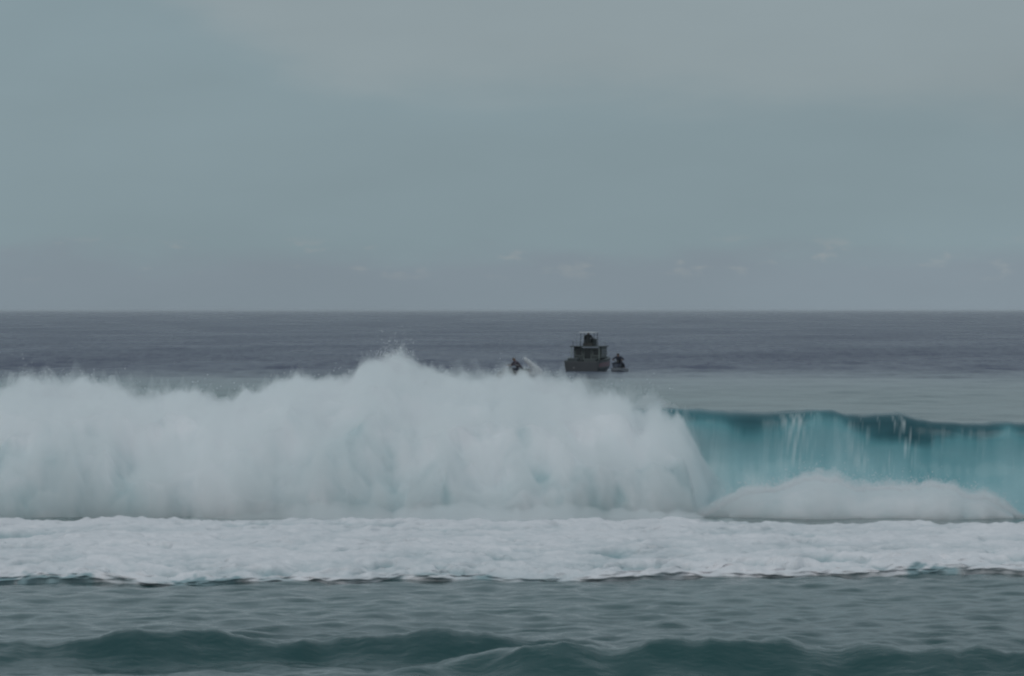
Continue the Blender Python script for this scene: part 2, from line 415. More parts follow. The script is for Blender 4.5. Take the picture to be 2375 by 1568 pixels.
X, Y, Z, Zf_, (big, med, fin) = body(plume_t, WD, CTRL, xs_p, 190, False, (.55, .14, .02), -.16, 3.7, .50)
fo = .60 + .55 * med + .6 * fbm(X * .6, Y * .5, Z * .22, 3) + .25 * sstep(Zf_, .2, .8) - .15
thin = sum(a * np.exp(-((X - px_x(u, WD)) / w) ** 2 - ((Z - zc) / h) ** 2) for u, w, zc, h, a in ((60, 1.3, .2, .55, .65), (290, .8, .45, .6, .75), (900, .55, .5, .7, .55), (840, .35, 1.6, .7, .35), (1400, .9, .35, .5, .3)))
fo = fo - thin * (.75 + .4 * fin)  # thin foam showing teal, with shade low on the wall painted in
me = np_mesh('whitewater', np.stack([X, Y, Z], -1).reshape(-1, 3), grid_faces(*X.shape, flip=True), True, {'foam': np.clip(fo, 0, 1)})
ww = obj('whitewater', me, M_WHITE)
tag(ww, 'tall white wall of tumbling water exploding along the breaking wave', kind='stuff')

roll = np.array([(1400, 1230), (1560, 1215), (1620, 1185), (1680, 1150), (1740, 1125), (1800, 1105), (1870, 1088), (1930, 1092), (1990, 1110), (2060, 1112), (2110, 1102), (2170, 1108), (2230, 1122), (2290, 1136), (2335, 1155), (2365, 1180), (2400, 1205), (2440, 1225)], float)
RD = 135.5
roll = ragged(roll, 11, 5.3)
CTRL_R = [(-2.2, -.15), (-2.0, .15), (-1.55, .45), (-.95, .8), (-.2, 1.0), (.6, .92), (1.2, .5), (1.4, -.15)]
roll_core = roll.copy(); roll_core[:, 1] += 55 * (1 - sstep(roll_core[:, 0], 1660, 1860)) + 30 * sstep(roll_core[:, 0], 2250, 2340)
xs_r = np.arange(px_x(1690, RD), px_x(2350, RD), .045)
X, Y, Z, Zf_, (big, med, fin) = body(roll_core, RD, CTRL_R, xs_r, 110, False, (.18, .14, .03), -.15, 8.1, .6, .33)
fo = .75 + .35 * (med - .3) + .15 * fin
me = np_mesh('foam_roll', np.stack([X, Y, Z], -1).reshape(-1, 3), grid_faces(*X.shape, flip=True), True, {'foam': np.clip(fo, 0, 1)})
fr = obj('foam_roll', me, M_WHITE)
tag(fr, 'low white foam roll splashing up at the foot of the turquoise face', kind='stuff')

M_MIST = mist_mat('spray_mist', 1.9)
xs_m = spaced(-13.8, 6.1, .11, -34, 6.6, .5)
plume_m = plume_t.copy(); plume_m[plume_m[:, 0] > 1500, 0] += np.linspace(0, 45, int((plume_m[:, 0] > 1500).sum()))
xs_m = spaced(-13.8, 7.8, .11, -34, 8.4, .5)
X, Y, Z, _, _ = body(plume_m, WD, CTRL, xs_m, 90, True, (.55, .50, .16), .30, 3.7, .52)
mist = obj('spray_mist', shell_mesh('spray_mist', X, Y, Z), M_MIST)
M_VEIL2 = mist_mat('roll_veil', .8)
M_VEIL = mist_mat('spray_veil', .5)
plume_v = plume_t.copy(); plume_v[plume_v[:, 0] > 1500, 0] += np.linspace(0, 70, int((plume_v[:, 0] > 1500).sum()))
X, Y, Z, _, _ = body(plume_v, WD, CTRL, xs_m, 90, True, (.55, .75, .24), .55, 6.4, .4, .72)
veil = obj('spray_veil', shell_mesh('spray_veil', X, Y, Z), M_VEIL)
tag(veil, 'thinnest outer veil of drifting spray around the tall whitewater', kind='stuff')
low = np.array([(-600, 1225), (-100, 1215), (350, 1222), (480, 1200), (620, 1184), (800, 1178), (1000, 1186), (1200, 1178), (1400, 1186), (1560, 1192), (1680, 1206), (1760, 1228)], float)
low = ragged(low, 16, 2.7)
LD = 127.0
X, Y, Z, _, _ = body(low, LD, [(-2.6, -.1), (-2.2, .3), (-1.4, .75), (-.2, 1.0), (1.2, .9), (2.6, .6), (3.4, -.1)], np.arange(px_x(-560, LD), px_x(1750, LD), .12), 50, True, (.16, .30, .10), .10, 2.2, .7, 0.0)
tag(obj('spray_veil', shell_mesh('spray_veil', X, Y, Z), mist_mat('low_spray', 1.1)), 'low drift of spray where the tall whitewater meets the foam bank', kind='stuff')
tag(mist, 'pale spray mist hanging around the whitewater crest', kind='stuff')
xs_m = np.arange(px_x(1470, RD), px_x(2440, RD), .1)
X, Y, Z, _, _ = body(roll, RD, CTRL_R, xs_m, 60, True, (.18, .34, .12), .20, 8.1, .6, .33)
mist2 = obj('spray_mist', shell_mesh('spray_mist', X, Y, Z), M_MIST)
X, Y, Z, _, _ = body(roll, RD, CTRL_R, xs_m, 60, True, (.20, .50, .18), .36, 4.4, .5, .36)
tag(obj('spray_veil', shell_mesh('spray_veil', X, Y, Z), M_VEIL2), 'faint veil of spray over the foam roll below the turquoise face', kind='stuff')
tag(mist2, 'thin spray mist rising off the foam roll below the turquoise face', kind='stuff')

# flung droplets
def droplets():
    P = []
    n = 52000
    u = RNG.uniform(-120, 1640, n * 2)
    w = .35 + .65 * (pn3(u / 37.0, 0 * u, .3) > -.1) * 1.0 + 1.2 * np.exp(-((u - 910) / 60) ** 2) + .8 * np.exp(-((u - 1200) / 90) ** 2) + .8 * np.exp(-((u - 80) / 60) ** 2)
    u = u[RNG.random(len(u)) < w / 2.4]
    h = px_z(np.interp(u, plume[:, 0], plume[:, 1]), WD)
    cl_ = .45 + .9 * np.clip(pn3(u / 21.0, 0 * u, 7.3) + .3, 0, 1) + .7 * np.exp(-((u - 915) / 45) ** 2)
    zz = h - .40 + RNG.exponential(.13, len(u)) * cl_
    P.append(np.stack([px_x(u, WD) + RNG.normal(0, .08, len(u)), WD + RNG.normal(-.2, .7, len(u)), zz], 1))
    u = RNG.uniform(1620, 2380, 9000)
    h = px_z(np.interp(u, roll[:, 0], roll[:, 1]), RD)
    P.append(np.stack([px_x(u, RD), RD + RNG.normal(-.2, .35, len(u)), h - .26 + RNG.exponential(.08, len(u))], 1))
    P = np.concatenate(P)
    s = RNG.uniform(.003, .0095, len(P))
    tet = np.array([(1, 1, 1), (1, -1, -1), (-1, 1, -1), (-1, -1, 1)], float)
    V = P[:, None, :] + tet[None] * s[:, None, None] * RNG.uniform(.7, 1.3, (len(P), 4, 1))
    F = np.array([(0, 1, 2), (0, 3, 1), (0, 2, 3), (1, 3, 2)])[None] + 4 * np.arange(len(P))[:, None, None]
    return np_mesh('spray_droplets', V.reshape(-1, 3), F.reshape(-1, 3), False, {'foam': np.ones(len(P) * 4)})
sd = obj('spray_droplets', droplets(), M_WHITE)
tag(sd, 'fine white droplets flung up from the whitewater', kind='stuff')

# ================================================================== FOAM BORE in front
front = np.array([(-3000, 1350), (-400, 1360), (0, 1355), (100, 1350), (240, 1352), (350, 1357), (500, 1357), (650, 1352), (800, 1352), (950, 1345), (1100, 1345), (1250, 1350), (1400, 1348), (1500, 1346), (1600, 1340), (1750, 1340), (1900, 1335), (2050, 1335), (2200, 1330), (2374, 1330), (5000, 1320)], float)
xs_b = spaced(-12.6, 12.6, .055, -34, 34, .4)
nb = 330
sb = np.concatenate([np.linspace(0, .62, 26, endpoint=False), .62 + 24.5 * np.linspace(0, 1, nb) ** 1.12])
Xb, Sb = np.meshgrid(xs_b, sb, indexing='xy')
yf = np.interp(Xb / (K * 103) + 1187, front[:, 0], front[:, 1])
Yf = CAM_H / ((yf - 720) * K) + .35 * pn3(Xb * .9, 0 * Xb, 2.2) + .16 * pn3(Xb * 2.8, 0 * Xb, 4.2)
hb = .27 + .07 * pn3(Xb * .35, 0 * Xb, 1.1)
lump = .45 * fbm(Xb * .9, Sb * .6, 0 * Xb + 1.5, 3, .5, True) + .75 * fbm(Xb * .8, Sb * 1.1, 0 * Xb + 3.5, 3, .5); lum2 = fbm(Xb * 3.4, Sb * 2.3, 0 * Xb + 6.5, 3, .6)
holes = np.clip(sstep(fbm(Xb * .38, Sb * .55, 0 * Xb + 12.5, 3, .6), .30, .62) + .8 * sstep(fbm(Xb * .7, Sb * 1.0, 0 * Xb + 22.5, 4, .6), .34, .6), 0, 1)
rise = np.clip(Sb / .62, 0, 1)
prof_z = np.where(rise < 1, .42 * np.sin(rise * math.pi / 2) ** .8, .42 + .58 * sstep(Sb, .62, 3.4 + 1.2 * pn3(Xb * .4, 0 * Xb, 9.9)))
roll_in = .14 * fbm(Xb * 2.2, Sb * 2.5, 0 * Xb + 4.1, 3, .6) * sstep(Sb, 0, .1)
under = -.07 * np.sin(np.clip(rise, 0, 1) * math.pi) * (.5 + np.clip(lump, -.5, 1))        # overhanging lip of the bore
Yb = Yf + np.where(rise < 1, .25 * (1 - np.cos(rise * math.pi / 2)) + under, .25 + (Sb - .62)) + roll_in * (1 - sstep(Sb, 1.5, 4))
taper = 1 - sstep(Yb, 124.5, 129)
hb = hb + .07 * fbm(Xb * .30, 0 * Xb, 0 * Xb + 7.7, 3) * sstep(Yb, 116, 123)
hb = hb - .075 * sstep(Xb, 3.5, 7) * sstep(Yb, 114, 124)
amp_ = sstep(Sb, .1, 1.2)
slope = .10 * np.exp(-np.clip(Sb - .6, 0, 99) / 2.5) * pn3(Xb * .3, Sb * .1, 5.1)
Zb = (hb * prof_z + slope + amp_ * (.10 * (lump - .1) + .018 * lum2) - .17 * holes * amp_) * taper - .10 * (1 - taper) + .03 * fbm(Xb * 5, Sb * 6, 0 * Xb, 2) * rise + .10 * (lump - .2) * np.exp(-((Sb - 1.2) / 1.0) ** 2)
Zb = np.where(Sb <= 0, -.25, Zb)
fo = .82 + .30 * (lump - .1) + .15 * lum2 - .8 * holes + .25 * fbm(Xb * .3, Sb * .22, 0 * Xb + 3.3, 3)  # hollows darker: thinner foam, plus shade between foam steps put into the colour
edge_shade = sstep(fbm(Xb * .55, 0 * Xb, 0 * Xb + 31.5, 3, .6), .2, .6)
fo = fo - 1.3 * edge_shade * (1 - sstep(Sb + .4 * lum2, .12, .45))  # shade under the leading edge, painted as dark bits into the foam colour
me = np_mesh('foam', np.stack([Xb, Yb, Zb], -1).reshape(-1, 3), grid_faces(*Xb.shape), True, {'foam': np.clip(fo, 0, 1)})
foam = obj('foam', me, M_FOAM)
tag(foam, 'broad bank of churned white foam rolling in front of the breaking wave', kind='stuff')

# ================================================================== PEOPLE, BOAT, JET SKIS
def tube_bm(bm, pts, rad, seg=10, sub=5, flat=1.0):
    """tapered rounded limb along joints"""
    pts = [Vector(p) for p in pts]
    for (a, b, ra, rb) in zip(pts, pts[1:], rad, rad[1:]):
        ax = b - a; L = ax.length
        if L < 1e-6: continue
        q = ax.to_track_quat('Z', 'Y'); ringz = []
        for k in range(4): t = k / 4 * math.pi / 2; ringz.append((-ra * math.cos(t), ra * math.sin(t)))
        for k in range(sub + 1): f = k / sub; ringz.append((L * f, ra + (rb - ra) * f))
        for k in range(1, 5): t = k / 4 * math.pi / 2; ringz.append((L + rb * math.sin(t), rb * math.cos(t)))
        vs_ = []
        for zz, rr in ringz:
            vs_.append([bm.verts.new(a + q @ Vector((max(rr, 1e-4) * math.cos(i / seg * 6.2832), max(rr, 1e-4) * flat * math.sin(i / seg * 6.2832), zz))) for i in range(seg)])
        for r0, r1 in zip(vs_, vs_[1:]):
            for i in range(seg): bm.faces.new((r0[i], r0[(i + 1) % seg], r1[(i + 1) % seg], r1[i]))
        bm.faces.new(vs_[0][::-1]); bm.faces.new(vs_[-1])
def ell_bm(bm, c_, r, rot=None, seg=14, rings=9):
    q = rot or Matrix.Identity(3)
    g = bmesh.ops.create_uvsphere(bm, u_segments=seg, v_segments=rings, radius=1.0)
    for v in g['verts']: v.co = Vector(c_) + q @ Vector((v.co.x * r[0], v.co.y * r[1], v.co.z * r[2]))
def fuse(name, bm, voxel, m, parent):
    me0 = bpy.data.meshes.new(name + '_raw'); bm.to_mesh(me0); bm.free()
    o = bpy.data.objects.new('tmp', me0); col.objects.link(o)
    rm = o.modifiers.new('r', 'REMESH'); rm.mode = 'VOXEL'; rm.voxel_size = voxel
    sm = o.modifiers.new('s', 'SMOOTH'); sm.factor = .5; sm.iterations = 3
    dg = bpy.context.evaluated_depsgraph_get()
    me = bpy.data.meshes.new_from_object(o.evaluated_get(dg)); me.name = name
    bpy.data.objects.remove(o); bpy.data.meshes.remove(me0)
    return obj(name, me, m, parent, True)
SKIN = plain('skin_tone', (.20, .11, .075), .6, var=.1)
HAIR = plain('dark_hair', (.015, .012, .01), .7)
EYE = plain('eye', (.02, .02, .02), .2)
def cloth(name, c_): return plain(name, c_, .85, var=.25, scale=14)
def person(label, loc, rz, J, shirt, trousers, hat=None, sleeves=1.0, longlegs=False, size=1.0, bulk=1.0):
    """J: joints in local space (facing -y): pelvis, chest, neck, head, sh/el/wr/hip/kn/an _l _r, head_dir"""
    root = empty('person', loc, rz); root.scale = (size * bulk, size * bulk, size)
    V3 = lambda k: Vector(J[k])
    head = V3('head'); fd = Vector(J.get('face', (0, -1, 0))).normalized()
    up = (head - V3('neck')).normalized(); rt = fd.cross(up).normalized(); fd = up.cross(rt).normalized()
    hq = Matrix((rt, -fd, up)).transposed()                     # local x right, y back, z up
    bm = bmesh.new()
    tube_bm(bm, [J['pelvis'], (V3('pelvis') + V3('chest')) / 2, J['chest'], J['neck']], [.135, .125, .145, .065], 12)
    tube_bm(bm, [V3('sh_l') * .8 + V3('sh_r') * .2, V3('sh_l') * .2 + V3('sh_r') * .8], [.085, .085])
    tube_bm(bm, [J['neck'], head - up * .05], [.058, .055])
    ell_bm(bm, head, (.075, .096, .115), hq)
    ell_bm(bm, head + hq @ Vector((0, -.035, -.055)), (.055, .06, .06), hq)     # jaw
    ell_bm(bm, head + hq @ Vector((0, -.102, -.012)), (.013, .02, .024), hq)    # nose
    ell_bm(bm, head + hq @ Vector((0, -.09, -.062)), (.025, .012, .009), hq)    # mouth
    for s, k in ((-1, 'l'), (1, 'r')):
        ell_bm(bm, head + hq @ Vector((s * .078, .01, -.005)), (.012, .02, .032), hq)
        tube_bm(bm, [J['sh_' + k], J['el_' + k], J['wr_' + k]], [.058, .043, .029])
        hd = (V3('wr_' + k) - V3('el_' + k)).normalized()
        if 'hand_' + k in J: hd = Vector(J['hand_' + k]).normalized()
        sd_ = hd.cross(Vector((.3, .9, .25))).normalized(); nn = hd.cross(sd_).normalized()
        w = V3('wr_' + k)
        tube_bm(bm, [w, w + hd * .085], [.03, .04], flat=.55)
        for i, (off, ln) in enumerate(((-.03, .066), (-.01, .078), (.01, .074), (.03, .058))):
            b0 = w + hd * .085 + sd_ * off
            tube_bm(bm, [b0, b0 + hd * ln * .5 + nn * .012, b0 + hd * ln * .85 + nn * .04], [.0105, .010, .0085], 8, 2)
        b0 = w + hd * .03 - sd_ * .035
        tube_bm(bm, [b0, b0 + hd * .035 - sd_ * .025, b0 + hd * .065 - sd_ * .03 + nn * .015], [.013, .011, .009], 8, 2)
        tube_bm(bm, [J['hip_' + k], J['kn_' + k], J['an_' + k]], [.088, .062, .040])
        an = V3('an_' + k); ft = Vector(J.get('foot_' + k, (0, -1, 0))).normalized()
        tube_bm(bm, [an + Vector((0, 0, -.03)) - ft * .03, an + Vector((0, 0, -.045)) + ft * .16], [.042, .034], flat=1.0)
    fuse('body', bm, .0105, SKIN, root)
    bm = bmesh.new()                                                             # shirt
    tube_bm(bm, [V3('pelvis') + (V3('chest') - V3('pelvis')) * .05, (V3('pelvis') + V3('chest')) / 2, J['chest'], V3('chest') * .35 + V3('neck') * .65], [.155, .147, .165, .085], 14)
    tube_bm(bm, [V3('sh_l') * .85 + V3('sh_r') * .15, V3('sh_l') * .15 + V3('sh_r') * .85], [.102, .102])
    for k in 'lr':
        a, b_, c2 = V3('sh_' + k), V3('el_' + k), V3('wr_' + k)
        if sleeves <= 1: tube_bm(bm, [a, a.lerp(b_, .65 * sleeves)], [.076, .066])
        else: tube_bm(bm, [a, b_, b_.lerp(c2, .92)], [.074, .058, .043])
    fuse('shirt', bm, .02, shirt, root)
    bm = bmesh.new()                                                             # trousers
    tube_bm(bm, [V3('pelvis') + (V3('chest') - V3('pelvis')) * .12, V3('pelvis') - (V3('chest') - V3('pelvis')).normalized() * .04], [.152, .15], 14)
    for k in 'lr':
        a, b_, c2 = V3('hip_' + k), V3('kn_' + k), V3('an_' + k)
        if longlegs: tube_bm(bm, [a, b_, b_.lerp(c2, .9)], [.105, .08, .06])
        else: tube_bm(bm, [a, a.lerp(b_, .92)], [.108, .085])
    fuse('trousers', bm, .02, trousers, root)
    bm = bmesh.new(); ell_bm(bm, head + hq @ Vector((0, .018, .028)), (.085, .098, .105), hq)
    bmesh.ops.bisect_plane(bm, geom=bm.verts[:] + bm.edges[:] + bm.faces[:], plane_co=head + hq @ Vector((0, 0, .012)), plane_no=hq @ Vector((0, -.75, .65)) * -1, clear_inner=False, clear_outer=True)
    me = bpy.data.meshes.new('hair'); bm.to_mesh(me); bm.free()
    if me.polygons: obj('hair', me, HAIR, root, True)
    for s in (-1, 1):
        bm = bmesh.new(); ell_bm(bm, head + hq @ Vector((s * .031, -.092, .012)), (.011, .008, .008), hq, 8, 6)
        me = bpy.data.meshes.new('eye'); bm.to_mesh(me); bm.free(); obj('eye', me, EYE, root, True)
    if hat is not None:
        bm = bmesh.new(); ell_bm(bm, head + hq @ Vector((0, .005, .07)), (.095, .112, .082), hq)
        bmesh.ops.bisect_plane(bm, geom=bm.verts[:] + bm.edges[:] + bm.faces[:], plane_co=head + hq @ Vector((0, 0, .055)), plane_no=hq @ Vector((0, 0, -1)), clear_outer=True)
        me = bpy.data.meshes.new('cap'); bm.to_mesh(me); bm.free(); cp = obj('cap', me, hat, root, True)
        bm = bmesh.new(); ell_bm(bm, head + hq @ Vector((0, -.12, .062)), (.075, .085, .010), hq)
        me = bpy.data.meshes.new('visor'); bm.to_mesh(me); bm.free(); obj('visor', me, hat, cp, True)
    return tag(root, label, 'person')

def box_bm(bm, lo, hi, bev=0.0):
    g = bmesh.ops.create_cube(bm, size=1.0)
    for v in g['verts']: v.co = Vector([(lo[i] + hi[i]) / 2 + v.co[i] * (hi[i] - lo[i]) for i in range(3)])
    if bev:
        es = list({e for v in g['verts'] for e in v.link_edges})
        bmesh.ops.bevel(bm, geom=es, offset=bev, segments=2, affect='EDGES', profile=.6)
def box(name, lo, hi, m, parent, bev=.012):
    bm = bmesh.new(); box_bm(bm, lo, hi, bev)
    me = bpy.data.meshes.new(name); bm.to_mesh(me); bm.free(); return obj(name, me, m, parent)
def rod(name, pts, r, m, parent, seg=8):
    bm = bmesh.new(); tube_bm(bm, pts, [r] * len(pts), seg, 2)
    me = bpy.data.meshes.new(name); bm.to_mesh(me); bm.free(); return obj(name, me, m, parent, True)
def hull_mesh(name, stations, n=16):
    """stations: list of (x, half_beam, keel_z, sheer_z, flare) from bow to stern"""
    V, F = [], []
    for (x_, b_, kz, sz, chine) in stations:
        sec = [(-b_, sz), (-b_ * .97, kz + (sz - kz) * .55), (-b_ * chine, kz + (sz - kz) * .22), (-b_ * .4, kz + (sz - kz) * .07), (0, kz),
               (b_ * .4, kz + (sz - kz) * .07), (b_ * chine, kz + (sz - kz) * .22), (b_ * .97, kz + (sz - kz) * .55), (b_, sz),
               (b_ * .88, sz + .005), (b_ * .86, sz - .1), (-b_ * .86, sz - .1), (-b_ * .88, sz + .005)]
        V += [(x_, yy, zz) for yy, zz in sec]
    m_ = 13
    for i in range(len(stations) - 1):
        for k in range(m_):
            a = i * m_ + k; b_ = i * m_ + (k + 1) % m_
            F.append((a, b_, b_ + m_, a + m_))
    F.append(tuple(range(m_))); F.append(tuple(range((len(stations) - 1) * m_, len(stations) * m_))[::-1])
    me = bpy.data.meshes.new(name); me.from_pydata(V, [], F); me.update()
    bm = bmesh.new(); bm.from_mesh(me); bmesh.ops.recalc_face_normals(bm, faces=bm.faces); bm.to_mesh(me); bm.free()
    return me

C_HULL = plain('boat_hull_paint', (.030, .042, .048), .45, var=.3, scale=3)
C_CABIN = plain('cabin_paint', (.036, .048, .050), .5, var=.25, scale=3)
C_PILLAR = plain('cabin_pillar_paint', (.20, .23, .22), .5)
C_GLASS = plain('dark_glass', (.012, .016, .018), .12)
C_RUB = plain('rubber', (.03, .03, .03), .8)
C_RED = plain('maroon_paint', (.16, .06, .08), .45, var=.2)
C_TRANS = plain('transom_paint', (.034, .038, .045), .5, var=.3, scale=2)
C_METAL = plain('rail_metal', (.32, .34, .35), .35, .8)
C_DECK = plain('deck', (.10, .11, .11), .8)
C_WHITE = plain('white_gelcoat', (.62, .64, .64), .35)
C_GREY = plain('grey_gelcoat', (.20, .21, .23), .4)
C_NAVY = plain('navy_gelcoat', (.025, .03, .05), .4)

# --- the boat: stern towards the camera, its right side showing a little
BD = 452.0
bx = px_x(1187 + (586.5 - 512) / .43112, BD)
bz = sea_at(bx, BD)
BRZ = R(-90 - 13)
boat = empty('motor_boat', (bx, BD, bz), BRZ)
tag(boat, 'small dark cabin boat with a canopied upper helm, afloat behind the breaking wave', 'boat')
ST = [(-5.3, .06, .38, 1.36, .6), (-4.9, .45, .12, 1.28, .6), (-4.0, .98, -.15, 1.18, .68), (-2.8, 1.32, -.30, 1.08, .76), (-1.0, 1.46, -.38, 1.02, .82), (.8, 1.48, -.40, 1.0, .85), (1.62, 1.44, -.38, .92, .86), (1.72, 1.40, -.3, .90, .86)]
hull = obj('hull', hull_mesh('hull', ST), C_HULL, boat)
for sd_ in (-1, 1):
    rod('rub_rail', [(q[0], sd_ * q[1] * 1.005, q[3] - .02) for q in ST], .035, C_RUB, hull)
    V, F = [], []
    for q in ST:                                             # maroon band along the topside
        for hh in (.62, .86):
            yy = q[1] * (.97 + .03 * (hh - .55) / .45) + .012
            V.append((q[0], sd_ * yy, q[2] + (q[3] - q[2]) * hh)); V.append((q[0], sd_ * (yy - .02), q[2] + (q[3] - q[2]) * hh))
    for i in range(len(ST) - 1):
        a = i * 4
        F += [(a, a + 2, a + 6, a + 4), (a + 2, a + 3, a + 7, a + 6), (a + 3, a + 1, a + 5, a + 7), (a + 1, a, a + 4, a + 5)]
    me = bpy.data.meshes.new('topside_band'); me.from_pydata(V, [], F); me.update(); obj('topside_band', me, C_RED, hull)
box('transom', (1.66, -1.30, .10), (1.78, 1.30, .88), C_TRANS, boat, .03)
box('stern_bench', (1.05, -1.2, .70), (1.55, -.35, 1.17), C_HULL, boat, .05)
box('engine_box', (.85, .10, .70), (1.50, 1.05, 1.10), C_CABIN, boat, .06)
cab = obj('cabin', hull_mesh('cabin', [(-3.1, .70, .9, 1.45, .99), (-2.95, .98, .9, 1.75, .99), (-2.6, 1.10, .9, 2.02, .99), (-1.2, 1.14, .9, 2.05, .99), (-.35, 1.12, .9, 2.05, .99)]), C_CABIN, boat)
box('roof', (-2.75, -1.24, 2.03), (.55, 1.24, 2.11), C_CABIN, boat, .03)
for yy in (-1.12, 1.12): rod('roof_post', [(.45, yy, 1.0), (.45, yy, 2.05)], .035, C_PILLAR, boat)
def framed(lo, hi, axis, parent, name='window'):
    """a frame of four bars round a dark pane, standing just proud of the cabin wall"""
    w = box(name, lo, hi, C_PILLAR, parent, .006)
    l2, h2 = list(lo), list(hi)
    for k in range(3):
        if k == axis: l2[k] -= .006; h2[k] += .006
        else: l2[k] += .045; h2[k] -= .045
    box('pane', l2, h2, C_GLASS, w, .003)
framed((-.36, -1.0, 1.32), (-.32, -.40, 1.88), 0, cab)
framed((-.36, .42, 1.32), (-.32, 1.0, 1.88), 0, cab)
framed((-.36, -.30, .95), (-.315, .32, 1.95), 0, cab, 'door')
for sd_ in (-1, 1):
    for xa, xb in ((-2.4, -1.75), (-1.6, -.95), (-.85, -.45)):
        framed((xa, sd_ * 1.135 - .02, 1.36), (xb, sd_ * 1.135 + .02, 1.86), 1, cab)
hc = box('helm_console', (-1.75, -.48, 2.11), (-1.30, .48, 2.68), C_HULL, boat, .05)
rod('steering_wheel', [(-1.27, .16 * math.cos(a / 10 * 6.2832), 2.62 + .16 * math.sin(a / 10 * 6.2832)) for a in range(11)], .014, C_RUB, hc)
box('helm_seat', (-.85, -.40, 2.11), (-.40, .40, 2.33), C_RUB, boat, .04)
for xx in (-1.62, -.35):
    for yy in (-.56, .56): rod('canopy_post', [(xx, yy, 2.11), (xx, yy * .95, 3.16)], .028, C_HULL, boat)
box('canopy', (-1.80, -.66, 3.14), (-.20, .66, 3.21), C_WHITE, boat, .03)
for sd_ in (-1, 1):
    rod('roof_rail', [(-.1, sd_ * 1.12, 2.11), (-.1, sd_ * 1.12, 2.42), (-2.3, sd_ * 1.05, 2.42), (-2.3, sd_ * 1.05, 2.11)], .018, C_METAL, boat)
    rod('fishing_rod_holder', [(.3, sd_ * 1.0, 2.11), (.55, sd_ * 1.02, 2.55)], .022, C_METAL, boat)
rod('bow_rail', [(-3.0, -1.2, 1.1), (-3.2, -1.12, 1.6), (-4.9, -.42, 1.75), (-5.25, 0, 1.78), (-4.9, .42, 1.75), (-3.2, 1.12, 1.6), (-3.0, 1.2, 1.1)], .02, C_METAL, boat)
rod('aerial', [(-.5, -.9, 2.11), (-.5, -.95, 3.3)], .012, C_METAL, boat)

K_BLK = cloth('black_cloth', (.018, .022, .024)); K_GRN = cloth('dark_green_cloth', (.04, .055, .05)); K_GRY = cloth('grey_cloth', (.10, .115, .115)); K_WHT = cloth('white_cloth', (.60, .62, .62)); K_NVY = cloth('navy_cloth', (.022, .026, .045)); K_PLM = cloth('plum_cloth', (.06, .045, .06))
RZ = 1.225
STAND = dict(pelvis=(0, 0, .93), chest=(0, -.02, 1.28), neck=(0, -.03, 1.48), head=(0, -.05, 1.63), face=(-.2, -1, .05), sh_l=(.19, -.03, 1.41), sh_r=(-.19, -.03, 1.41),
             el_l=(.36, -.22, 1.34), el_r=(-.37, -.22, 1.36), wr_l=(.20, -.26, 1.55), wr_r=(-.20, -.26, 1.56), hip_l=(.10, 0, .88), hip_r=(-.10, 0, .88),
             kn_l=(.19, -.05, .48), kn_r=(-.17, -.03, .48), an_l=(.24, 0, .08), an_r=(-.22, .02, .08), foot_l=(.3, -1, 0), foot_r=(-.3, -1, 0))
SIT = dict(pelvis=(0, .05, .14), chest=(0, 0, .47), neck=(0, -.04, .67), head=(0, -.08, .82), face=(.3, -1, 0), sh_l=(.19, -.03, .60), sh_r=(-.19, -.03, .60),
           el_l=(.27, -.16, .36), el_r=(-.27, -.16, .36), wr_l=(.16, -.36, .42), wr_r=(-.16, -.36, .42), hip_l=(.10, .02, .12), hip_r=(-.10, .02, .12),
           kn_l=(.22, -.30, .44), kn_r=(-.22, -.30, .44), an_l=(.18, -.46, .08), an_r=(-.18, -.46, .08))
def on_boat(lx, ly, lz):
    return (bx + lx * math.cos(BRZ) - ly * math.sin(BRZ), BD + lx * math.sin(BRZ) + ly * math.cos(BRZ), bz + lz)
HELM = dict(SIT); HELM.update(kn_l=(.16, -.42, .18), kn_r=(-.16, -.42, .18), an_l=(.16, -.46, -.13), an_r=(-.16, -.46, -.13), wr_l=(.16, -.50, .46), wr_r=(-.16, -.50, .46), el_l=(.30, -.22, .36), el_r=(-.30, -.22, .36), head=(0, -.06, .76), neck=(0, -.03, .62))
person('person in dark top sitting at the canopied upper helm of the boat', on_boat(-.62, 0, 2.33 - .02), BRZ - R(90), HELM, K_BLK, K_BLK, None, 2.0, True, 1.0, 1.1)
# --- jet skis
def jet_ski(label, loc, rz, hullm, bodym, seatm):
    t = empty('jet_ski', loc, rz)
    h = obj('hull', hull_mesh('hull', [(-1.45, .05, .22, .42, .6), (-1.30, .24, .08, .42, .6), (-.95, .44, -.06, .40, .66), (-.4, .55, -.14, .36, .75), (.4, .58, -.15, .34, .82), (1.2, .56, -.14, .34, .85), (1.32, .52, -.1, .34, .85)]), hullm, t)
    obj('bonnet', hull_mesh('bonnet', [(-1.40, .04, .38, .46, .8), (-1.1, .26, .36, .58, .8), (-.7, .36, .34, .74, .8), (-.38, .30, .34, .86, .8), (-.22, .20, .34, .86, .8)]), bodym, t)
    obj('seat', hull_mesh('seat', [(-.30, .15, .32, .66, .9), (-.05, .19, .32, .68, .9), (.4, .21, .32, .70, .9), (.62, .22, .32, .78, .9), (1.05, .20, .32, .76, .9), (1.12, .14, .32, .66, .9)]), seatm, t)
    hb_ = rod('handlebar', [(-.32, -.36, .98), (-.40, -.14, .95), (-.40, .14, .95), (-.32, .36, .98)], .02, C_RUB, t)
    rod('steering_column', [(-.48, 0, .80), (-.40, 0, .95)], .05, C_RUB, hb_)
    for s in (-1, 1): box('mirror', (-.86, s * .36 - .05, .72), (-.78, s * .36 + .05, .80), C_RUB, t, .01)
    return tag(t, label, 'jet ski')
